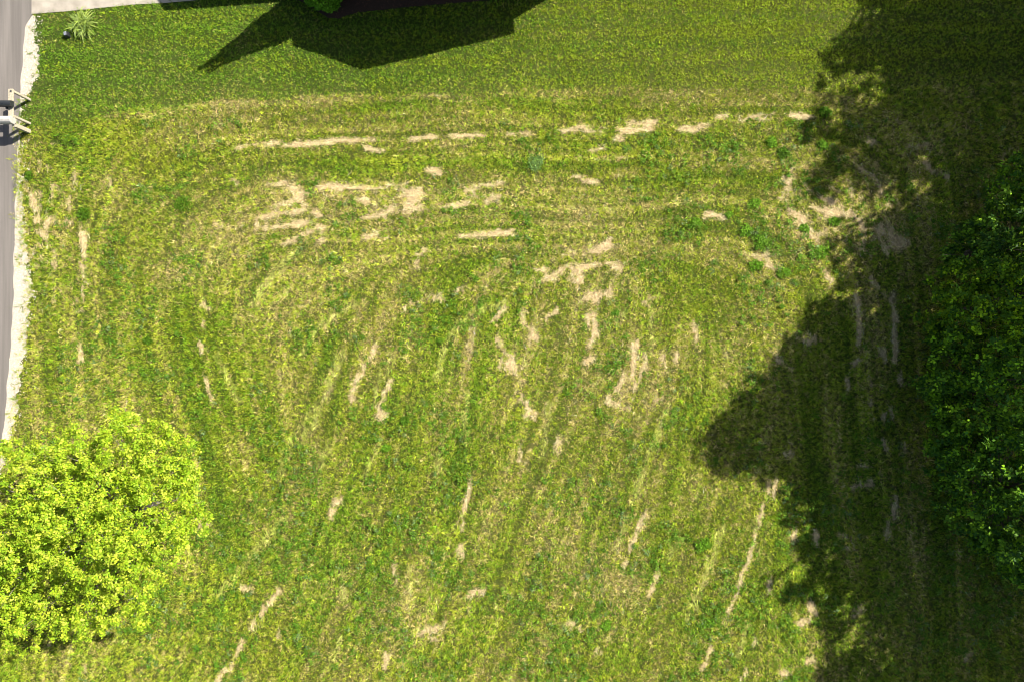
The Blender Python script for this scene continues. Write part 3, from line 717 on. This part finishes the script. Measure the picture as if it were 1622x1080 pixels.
for (x, y, z, R) in lob:
    m = max(int(29 * R * R), 8)
    d = unit(r.normal(0, 1, (m, 3)) + np.array([0, 0, 0.35]))
    for q in d:
        e_ = r.uniform(0.78, 1.16)
        sub.append((x + q[0] * R * e_, y + q[1] * R * e_, z + q[2] * R * 0.75 + r.normal(0, 0.14), r.uniform(0.08, 0.26) * (1.25 - 0.3 * e_)))
    sub.append((x, y, z - R * 0.2, R * 0.5))
lime = root('maple_tree', tuple(tb), 'young bright lime green tree in full sun beside the road', 'tree')
cols = np.array([[0.36, 0.48, 0.024], [0.42, 0.50, 0.034], [0.20, 0.34, 0.016], [0.44, 0.49, 0.055], [0.30, 0.44, 0.020], [0.24, 0.39, 0.018]])
link('crown', crown_mesh('crown', sub, M_lime, cols, 190, 0.088, 6, r, shell=0.45), lime)
tm, lm_ = trunk_limbs(tb, [(a, b, c - 0.15) for a, b, c, d in lob], 0.13, 2.0, r)
tm.build('trunk', M_bark_pale, lime, smooth_=True); lm_.build('branch', M_bark_pale, lime, smooth_=True)

# --- the wood on the right: crowns high above, packed so that their shade has the outline seen on the grass
SHX, SHY = -34.0, 20.0       # shadow shift in plan pixels per metre of height
def pack(poly, holes, rmax, rmin, step, r, margin=0.0, cap=140):
    poly = np.array(poly, float)
    xs = np.arange(poly[:, 0].min(), poly[:, 0].max(), step); ys = np.arange(poly[:, 1].min(), poly[:, 1].max(), step)
    X, Y = np.meshgrid(xs, ys); X = X.ravel(); Y = Y.ravel()
    ins = in_poly(X, Y, [tuple(p) for p in poly]); X = X[ins]; Y = Y[ins]
    d = np.full(X.shape, 1e9)
    for i in range(len(poly)):
        a = poly[i]; b = poly[(i + 1) % len(poly)]; ab = b - a
        t = np.clip(((X - a[0]) * ab[0] + (Y - a[1]) * ab[1]) / (ab @ ab + 1e-9), 0, 1)
        d = np.minimum(d, np.hypot(X - a[0] - t * ab[0], Y - a[1] - t * ab[1]))
    for (hx, hy, hr) in holes: d = np.minimum(d, np.hypot(X - hx, Y - hy) - hr)
    un = d > rmin * 0.35; out = []
    while un.any() and len(out) < cap:
        sc = np.where(un, np.minimum(d, rmax) + r.uniform(0, 6, len(d)), -1); k = int(np.argmax(sc))
        R = float(np.clip(d[k], rmin, rmax)); out.append((X[k], Y[k], R))
        un &= np.hypot(X - X[k], Y - Y[k]) > R * 0.80
    return out
SHADE = [(1452, -120), (1448, 0), (1412, 16), (1395, 30), (1345, 32), (1332, 62), (1312, 78), (1276, 112), (1292, 140), (1284, 160), (1262, 182), (1262, 212), (1284, 240), (1274, 275), (1284, 312), (1306, 328), (1332, 318), (1342, 276), (1370, 280), (1402, 318), (1442, 344), (1430, 380), (1442, 405),
         (1458, 428), (1440, 490), (1376, 480), (1335, 470), (1312, 478), (1258, 494), (1252, 530), (1228, 560), (1198, 588), (1166, 618), (1140, 658), (1104, 684), (1094, 710), (1118, 746), (1150, 756), (1186, 746), (1200, 765), (1212, 800), (1216, 860), (1222, 900), (1200, 935), (1222, 958), (1268, 966), (1280, 1000), (1308, 1030), (1292, 1060), (1285, 1200), (1800, 1200), (1800, -120)]
HOLES = [(1288, 812, 20), (1234, 815, 22), (1262, 842, 16), (1338, 848, 14), (1250, 905, 18), (1290, 900, 14), (1276, 985, 20), (1325, 870, 12), (1390, 120, 10), (1340, 1020, 12), (1256, 770, 12), (1350, 700, 9), (1235, 860, 14), (1310, 930, 10), (1370, 640, 8), (1350, 240, 9)]
r = np.random.default_rng(33)
_p = np.array(SHADE[:62]); 
for _ in range(90):
    a_ = _p[int(r.integers(8, len(_p) - 2))]
    hx_, hy_, hr_ = float(a_[0] + r.uniform(12, 110)), float(a_[1] + r.normal(0, 25)), float(r.uniform(5, 11))
    if not (hx_ < 1250 and 560 < hy_ < 770): HOLES.append((hx_, hy_, hr_))
discs = pack(SHADE, HOLES, 60, 10, 6, r, cap=420)
TRUNKS = [(1668, -210, 'tall dark broadleaf tree at the top end of the wood'), (1700, 20, 'tall broadleaf tree second from the top end of the wood'), (1660, 200, 'broadleaf tree whose shade ends in a blunt toe beside the straw streaks'), (1655, 400, 'broadleaf tree whose shade reaches farthest across the rough grass'),
          (1700, 600, 'broadleaf tree behind the dark leafy wood edge low on the right'), (1740, 800, 'broadleaf tree casting the dappled shade at the bottom of the lot'), (1960, -60, 'inner tree of the wood behind the top shade'), (1985, 180, 'inner tree of the wood behind the blunt toe of shade'), (1970, 420, 'inner tree of the wood behind the farthest shade'), (2010, 650, 'inner tree of the wood behind the lowest shade')]
groups = [[] for _ in TRUNKS]
for (x, y, R) in discs:
    h = r.uniform(11.2, 13.6)
    px, py = x - SHX * h, y - SHY * h
    k = int(np.argmin([math.hypot(px - t[0], (py - t[1]) * 1.1) for t in TRUNKS]))
    groups[k].append((px, py, h, R))
wcols = np.array([[0.050, 0.098, 0.012], [0.040, 0.085, 0.012], [0.062, 0.110, 0.014]])
for k, (tx, ty, lab) in enumerate(TRUNKS):
    b = W(tx, ty)
    t = root('broadleaf_tree', tuple(b), lab, 'tree', 'tall trees of the wood on the right')
    lob = [(gx(px) - b[0], gy(py) - b[1], h, R / S * 1.02) for px, py, h, R in groups[k]]
    for q in range(5):     # lower boughs over the inner side
        an = r.uniform(0, 6.28); d = r.uniform(0.5, 2.0)
        lob.append((abs(d * math.cos(an)) + 0.6, d * math.sin(an), r.uniform(7.5, 10.0), r.uniform(1.0, 1.6)))
    link('crown', crown_mesh('crown', lob, M_wood_leaf, wcols, 27, 0.25, 4, r, shell=0.4), t)
    tm, lb = trunk_limbs(b, [(x, y, z) for x, y, z, R in lob[::2]], 0.22, 6.0, r)
    tm.build('trunk', M_bark, t, smooth_=True); lb.build('branch', M_bark, t, smooth_=True)

# --- the leafy edge of the wood that shows in the frame
EDGE = [(1640, 232), (1600, 250), (1580, 262), (1592, 290), (1570, 330), (1535, 352), (1512, 392), (1500, 430), (1492, 470), (1500, 500), (1484, 530), (1482, 575), (1468, 620), (1470, 655), (1486, 680), (1482, 720), (1496, 750), (1500, 800), (1520, 826), (1540, 862), (1560, 885), (1596, 900), (1622, 940), (1760, 990), (1790, 232)]
r = np.random.default_rng(44)
ed = pack(EDGE, [], 46, 12, 7, r, cap=120)
UNDER = [(1560, 300, 'small sparse sapling at the top of the leafy wood edge'), (1478, 400, 'dark understory tree below the sapling at the wood edge'), (1472, 470, 'understory tree with leaves painted lighter as if lit, partway down the leafy wood edge'),
         (1440, 590, 'dense dark understory tree bulging farthest onto the shaded grass'), (1462, 740, 'dark understory tree at the lower end of the leafy wood edge')]
ug = [[] for _ in UNDER]
for (x, y, R) in ed:
    h = float(np.clip(2.2 + (x - polyval([(1590, 200), (1580, 262), (1510, 392), (1484, 530), (1470, 640), (1500, 800), (1622, 940)], y)) * 0.022 + r.normal(0, 0.5), 1.3, 6.5))
    p = IMG(x, y, h); pxg = p[0] * S + 811; pyg = 540 - p[1] * S
    k = int(np.argmin([math.hypot(pxg - t[0], (pyg - t[1]) * 1.3) for t in UNDER]))
    ug[k].append((p[0], p[1], h, R / S * (CAM_H - h) / CAM_H))
ucols = [np.array([[0.045, 0.115, 0.014], [0.055, 0.125, 0.016]]), np.array([[0.030, 0.080, 0.016], [0.042, 0.10, 0.016]]), np.array([[0.085, 0.17, 0.014], [0.07, 0.15, 0.014], [0.04, 0.1, 0.014]]), np.array([[0.048, 0.125, 0.018], [0.06, 0.14, 0.018], [0.035, 0.09, 0.016]]), np.array([[0.050, 0.125, 0.016], [0.035, 0.095, 0.016]])]  # third set is lighter, standing in for a lit clump
ucols = [np.concatenate([c * np.array([1.9, 1.6, 0.8]), c * np.array([4.6, 3.4, 1.0]), c * np.array([0.9, 1.0, 0.8])]) for c in ucols]
for k, (tx, ty, lab) in enumerate(UNDER):
    b = W(tx, ty)
    if ug[k]:
        q = np.array(ug[k]); b = np.array([q[:, 0].mean() + 0.5, q[:, 1].mean(), 0.0])
    t = root('understory_tree', tuple(b), lab, 'tree', 'small trees along the edge of the wood')
    if not ug[k]: ug[k].append((b[0], b[1], 2.5, 0.6))
    lob = [(x - b[0], y - b[1], h, R * 1.05) for x, y, h, R in ug[k]]
    lob = lob + [(x + 0.5, y, max(z * 0.5, 0.5), R) for x, y, z, R in lob]
    sub = []
    for (x, y, z, R) in lob:
        m = max(int(8 * R * R), 5)
        for q in unit(r.normal(0, 1, (m, 3)) + np.array([-0.2, 0, 0.5])):
            e_ = r.uniform(0.6, 1.12)
            sub.append((x + q[0] * R * e_, y + q[1] * R * e_, z + q[2] * R * 0.9 + r.normal(0, 0.2), r.uniform(0.10, 0.30)))
    link('crown', crown_mesh('crown', sub, M_wood_leaf, ucols[k], 96, 0.13, 5, r, shell=0.4, up=0.9), t)
    tm, lb = trunk_limbs(b, [(x, y, z) for x, y, z, R in lob[::2]], 0.09, 1.0, r, 7)
    tm.build('trunk', M_bark, t, smooth_=True); lb.build('branch', M_bark, t, smooth_=True)

# ------------------------------------------------------------------ house above the frame (its roof line throws the gabled shadow)
M_siding = noise_mat('house_siding', (0.42, 0.39, 0.34), (0.48, 0.45, 0.40), 3, 0.8)
M_roof = noise_mat('roof_shingles', (0.05, 0.045, 0.04), (0.10, 0.09, 0.08), 14, 0.9, bump=0.5, bump_scale=20)
M_trim = noise_mat('white_trim', (0.70, 0.69, 0.66), (0.78, 0.77, 0.74), 6, 0.6)
M_glass = noise_mat('window_glass', (0.03, 0.035, 0.04), (0.05, 0.055, 0.06), 2, 0.08, spec=0.6)
hb = W(922, -10)
hs = root('house', tuple(hb), 'single storey house with a front gable standing beyond the dark gabled shadow', 'house', rz=math.radians(4.5))
AX, AH, RE, LX, LH = -4.56, 5.45, 3.30, -10.2, 2.74
DEP = 10.5
wl = MB()
wl.loft([[(-0.05, y, 0), (-0.05, y, RE - 0.12), (AX, y, AH - 0.14), (LX + 0.25, y, LH - 0.02), (LX + 0.25, y, 0)] for y in (0.58, DEP)])
wl.loft([[(x, 2.5, 0), (x, 2.5, 2.62), (x, 5.5, 3.98), (x, 8.5, 2.62), (x, 8.5, 0)] for x in (-15.3, LX + 0.2)])
wl.build('wall', M_siding, hs)
rf = MB()
rf.slab([(0.02, 0, RE), (0.02, DEP + 0.4, RE), (AX, DEP + 0.4, AH), (AX, 0, AH)], 0.10)
rf.slab([(AX - 0.003, 0, AH), (AX - 0.003, DEP + 0.4, AH), (LX, DEP + 0.4, LH), (LX, 0, LH)], 0.10)
rf.build('roof', M_roof, hs)
rw = MB()
rw.slab([(-15.7, 1.96, 2.72), (LX + 0.5, 1.96, 2.72), (LX + 0.5, 5.5, 4.30), (-15.7, 5.5, 4.30)], 0.10)
rw.slab([(-15.7, 5.503, 4.30), (LX + 0.5, 5.503, 4.30), (LX + 0.5, 9.04, 2.72), (-15.7, 9.04, 2.72)], 0.10)
rw.build('roof', M_roof, hs)
vp = MB(); vx, vy = -12.55, 2.25
vp.tube([(vx, vy, 2.75), (vx, vy, 3.02)], [0.06, 0.06], 8); vp.tube([(vx, vy, 3.02), (vx, vy, 3.10), (vx, vy, 3.20)], [0.13, 0.14, 0.05], 8)
vp.build('vent_pipe', M_roof, hs)
for (x0, x1, z0_, z1) in ((-3.6, -1.6, 0.9, 2.3), (-8.2, -6.2, 0.9, 2.2)):
    fm = MB(); cxm = (x0 + x1) / 2; cz = (z0_ + z1) / 2
    for d, c in (((x1 - x0 + 0.16, 0.06, 0.08), (cxm, 0.555, z1)), ((x1 - x0 + 0.16, 0.06, 0.08), (cxm, 0.555, z0_)), ((0.08, 0.06, z1 - z0_ - 0.09), (x0 - 0.04, 0.555, cz)), ((0.08, 0.06, z1 - z0_ - 0.09), (x1 + 0.04, 0.555, cz)), ((0.05, 0.05, z1 - z0_ - 0.09), (cxm, 0.555, cz))):
        fm.box(c, d)
    wf = fm.build('window', M_trim, hs)
    pm = MB(); pm.box((cxm, 0.573, cz), (x1 - x0, 0.01, z1 - z0_ - 0.08)); pm.build('pane', M_glass, wf)
gd = MB(); gd.box((-15.32, 5.5, 1.15), (0.06, 4.6, 2.2)); gd.build('garage_door', M_trim, hs)

# mulch bed along the house front
M_mulch = noise_mat('bark_mulch', (0.022, 0.013, 0.008), (0.06, 0.034, 0.022), 25, 0.95, 8, 0.9, 45)
mm = MB(); mm.slab([(gx(a), gy(b), 0.045) for a, b in MULCH], 0.06)
tag(mm.build('mulch_bed', M_mulch), kind='structure')
nm = 1500
q = np.stack([rng.uniform(450, 930, nm * 3), rng.uniform(-30, 32, nm * 3)], -1); q = q[in_poly(q[:, 0], q[:, 1], MULCH)][:nm]; nm = len(q)
pos = np.stack([gx(q[:, 0]), gy(q[:, 1]), rng.uniform(0.045, 0.07, nm)], -1)
v = leaf_quads(pos, unit(np.stack([rng.normal(0, .3, nm), rng.normal(0, .3, nm), np.ones(nm)], -1)), rng.normal(0, 1, (nm, 3)), rng.uniform(0.04, 0.11, nm), rng.uniform(0.015, 0.04, nm))
tag(link('mulch_chips', quads_mesh('mulch_chips', v, np.array([0.09, 0.045, 0.03]) * np.exp(rng.normal(0, 0.4, (nm, 1))), M_stone)), 'brown bark chips in the shaded bed round the clipped evergreen', 'mulch', kind='stuff')

# conical evergreen at the house corner: three leaders at the tip
r = np.random.default_rng(55)
eb = W(519, -6)
ev = root('arborvitae', tuple(eb), 'dense green conical evergreen standing in the brown bed at the top edge', 'evergreen')
n = 9000
zz = 5.55 * (1 - np.sqrt(1 - r.random(n) * 0.985)); th = r.uniform(0, 6.28, n)
Rz = np.interp(zz, [0, 0.35, 0.9, 1.6, 3.0, 4.6, 5.4, 5.7], [0.55, 0.86, 0.90, 0.82, 0.58, 0.30, 0.17, 0.05]) * (1 + 0.07 * np.sin(5 * th + 3 * zz) + 0.05 * np.sin(11 * th - 4 * zz)) * r.uniform(0.86, 1.03, n)
pos = np.stack([Rz * np.cos(th), Rz * np.sin(th), zz], -1)
for lx, ly, hh in ((0.10, 0.16, 5.62), (-0.16, 0.0, 5.85), (0.12, -0.18, 5.72)):
    m = 160; tt = r.random(m); a = r.uniform(0, 6.28, m); rr = 0.11 * (1 - tt) + 0.015
    pos = np.concatenate([pos, np.stack([lx * (0.6 + 0.4 * tt) + rr * np.cos(a), ly * (0.6 + 0.4 * tt) + rr * np.sin(a), 4.7 + (hh - 4.7) * tt], -1)]); th = np.concatenate([th, a])
n = len(pos)
outd = np.stack([np.cos(th), np.sin(th), np.full(n, 0.0)], -1)
nrm = unit(np.stack([-np.sin(th), np.cos(th), np.zeros(n)], -1) * r.normal(0, 1.0, (n, 1)) + outd * 0.6 + np.array([0, 0, 0.35]) + r.normal(0, 0.25, (n, 3)))
al = unit(outd * 0.55 + np.array([0, 0, 0.75]) + r.normal(0, 0.25, (n, 3)))
ll = r.uniform(0.09, 0.17, n)
link('crown', quads_mesh('crown', leaf_quads(pos, nrm, al, ll, ll * 0.6), np.array([0.13, 0.29, 0.02]) * np.exp(r.normal(0, 0.3, (n, 1))), M_weed), ev)
core = MB(); core.tube([(0, 0, 0), (0, 0, 0.6), (0, 0, 2.8), (0, 0, 5.3)], [0.3, 0.55, 0.36, 0.04], 10)
core.build('inner_branches', M_bark, ev)
tk = MB(); tk.tube([(0, 0, -0.1), (0, 0, 0.4)], [0.12, 0.10], 8); tk.build('trunk', M_bark, ev)

# ------------------------------------------------------------------ mailbox stand by the road
M_paint = noise_mat('weathered_cream_wood', (0.27, 0.235, 0.17), (0.42, 0.375, 0.28), 22, 0.8, 6, 0.2, 80)
M_black = noise_mat('black_plastic', (0.016, 0.018, 0.02), (0.030, 0.032, 0.034), 12, 0.35, spec=0.5)
M_box = noise_mat('pale_painted_metal', (0.34, 0.32, 0.29), (0.42, 0.40, 0.365), 7, 0.45, 4, 0.05, 30, spec=0.5)
PH = 1.13
mbase = W(46.5, 180)
mbx = root('mailbox', tuple(mbase), 'pale mailbox and black newspaper tube on a cream wooden frame beside the road', 'mailbox')
L3 = lambda px, py, z=0.0: tuple(W(px, py, z) - mbase)
for (px, py, h, wx_, wy_) in ((47.2, 158.5, PH - 0.09, 0.095, 0.095), (47.0, 196.0, PH - 0.09, 0.095, 0.095), (46.0, 208.5, 0.93, 0.15, 0.17)):
    p = MB(); a = L3(px, py); p.box((a[0], a[1], h / 2 - 0.02), (wx_, wy_, h + 0.04)); p.build('post', M_paint, mbx, bevel=0.006)
a = L3(47.2, 158.5); b = L3(47.0, 196.0)
for dx_, dw, dh in ((-0.112, 0.075, 0.15), (0.0, 0.115, 0.084)):
    p = MB(); p.box(((a[0] + b[0]) / 2 + dx_, (a[1] + b[1]) / 2, PH - 0.025 - dh / 2 + (0.025 if dx_ == 0 else 0)), (dw, abs(a[1] - b[1]) + 0.16, dh)); p.build('rail', M_paint, mbx, bevel=0.006)
p = MB(); p.box((a[0] + 0.0, a[1] - 0.03, PH + 0.0305), (0.06, 0.05, 0.02)); p.build('bolt', M_black, mbx)
# newspaper tube: rounded box with an open, hollow mouth towards the road
def arch(w, h, n=7):
    pts = [(-w / 2, 0), (w / 2, 0)]
    for k in range(n + 1):
        t = math.pi * k / n
        pts.append((w / 2 * math.cos(t), h - w / 2 + w / 2 * math.sin(t)))
    return pts
def tunnel(mb, x0, x1, yc, z0, w, h, t=0.012, closed=True):
    o = arch(w, h); i = [(p[0] * (1 - 2 * t / w), p[1] * (1 - 2 * t / h) + t) for p in o]
    A = [(x0, yc + p[0], z0 + p[1]) for p in o]; B = [(x1, yc + p[0], z0 + p[1]) for p in o]
    A2 = [(x0, yc + p[0], z0 + p[1]) for p in i]; B2 = [(x1 - 0.02, yc + p[0], z0 + p[1]) for p in i]
    n = len(o); v = A + B + A2 + B2; f = []
    for k in range(n):
        j = (k + 1) % n
        f += [(k, j, n + j, n + k), (2 * n + j, 2 * n + k, 3 * n + k, 3 * n + j), (j, k, 2 * n + k, 2 * n + j)]
    f += [tuple(n + k for k in range(n)), tuple(3 * n + k for k in reversed(range(n)))]
    mb.add(v, f)
ty = L3(46.5, 180.0)[1]
p = MB(); tunnel(p, -1.05, 0.16, ty, PH + 0.035, 0.24, 0.24); p.build('newspaper_tube', M_black, mbx, bevel=0.012, smooth_=False)
p = MB(); p.box((-0.16, ty - 0.15, PH + 0.010), (0.05, 0.09, 0.10)); p.build('bracket', M_black, mbx)
by_ = L3(46.5, 203.0)[1]
p = MB(); p.box((-0.26, by_, 0.955), (0.72, 0.20, 0.035)); p.build('shelf', M_paint, mbx, bevel=0.004)
p = MB(); tunnel(p, -0.72, 0.06, by_, 0.978, 0.31, 0.30); bx_o = p.build('box', M_box, mbx, bevel=0.01)
p = MB(); o_ = arch(0.325, 0.31); p.loft([[(x, by_ + q[0], 0.973 + q[1]) for q in o_] for x in (0.01, 0.035)]); p.build('rear_band', M_box, bx_o)
p = MB(); o_ = arch(0.315, 0.305); p.loft([[(x, by_ + q[0], 0.976 + q[1]) for q in o_] for x in (-0.745, -0.722)]); p.build('door', M_box, bx_o)

# ------------------------------------------------------------------ spiky striped plant and small dark lamp by the driveway
M_yucca = leaf_mat('striped_leaf', 0.2, 0.45, 0.35)
r = np.random.default_rng(66)
yb = W(132, 41)
yu = root('spiky_plant', tuple(yb), 'spiky plant with arching yellow striped leaves at the driveway edge', 'plant')
def strap(L, w, rise, droop, cols3):
    v = []; f = []; t = []
    ns_ = 5
    for k in range(ns_ + 1):
        s_ = k / ns_; x = L * s_; z = rise * s_ - droop * s_ * s_; ww = w * (1 - s_ ** 2.2) + 0.003
        v += [(x, -ww / 2, z + 0.010), (x, -ww / 6, z), (x, ww / 6, z), (x, ww / 2, z + 0.010)]
        if k:
            b0 = 4 * k - 4
            for j in range(3): f.append((b0 + j, b0 + 4 + j, b0 + 5 + j, b0 + 1 + j)); t.append(cols3[j])
    return mesh_np('leaf', np.array(v), np.array(f), np.array(t), M_yucca)
gr = np.array([0.10, 0.17, 0.03]); yl = np.array([0.36, 0.44, 0.11]); lg = np.array([0.24, 0.34, 0.03])
kinds = [strap(0.70, 0.075, 0.55, 0.42, (yl, gr, yl)), strap(0.60, 0.06, 0.60, 0.45, (gr, yl, gr)), strap(0.80, 0.07, 0.50, 0.42, (yl, lg, yl)), strap(0.5, 0.045, 0.55, 0.3, (gr, gr, lg)), strap(0.66, 0.07, 0.55, 0.42, (lg, yl, lg)), strap(0.32, 0.04, 0.5, 0.12, (lg, gr, lg))]
for k in range(230):
    cl = [(-0.16, -0.06), (0.22, 0.12), (0.14, -0.22), (-0.05, 0.18)][k % 4]
    if k % 7 == 0: continue
    o = link('leaf', kinds[int(r.integers(0, len(kinds)))], yu, (cl[0] + r.normal(0, 0.05), cl[1] + r.normal(0, 0.05), 0.07), (r.normal(0, 0.2), r.normal(0.05, 0.22), k * 2.39996 + r.normal(0, 0.2)))
    s_ = r.uniform(0.55, 0.98); o.scale = (s_, s_, s_)
M_sky_glint = noise_mat('painted_sky_glint', (0.42, 0.44, 0.52), (0.50, 0.52, 0.60), 9, 0.3, spec=0.6)  # sky reflections on the dark top, put in as pale colour
lp = root('garden_light', tuple(W(108, 57)), 'small dark box with sky glints painted pale on its ridged top beside the spiky plant', 'garden light', rz=math.radians(12))
lp.scale = (0.72, 0.72, 0.85)
p = MB(); p.loft([[(-a, -b, z), (a, -b, z), (a, b, z), (-a, b, z)] for a, b, z in ((0.13, 0.15, -0.02), (0.125, 0.145, 0.16), (0.095, 0.115, 0.27))]); p.build('body', M_black, lp, bevel=0.015)
for k in range(3):
    p = MB(); p.box((0, -0.055 + 0.07 * k, 0.283 - 0.004 * k), (0.15, 0.035, 0.024)); p.build('glint_ridge', M_sky_glint, lp, bevel=0.004)
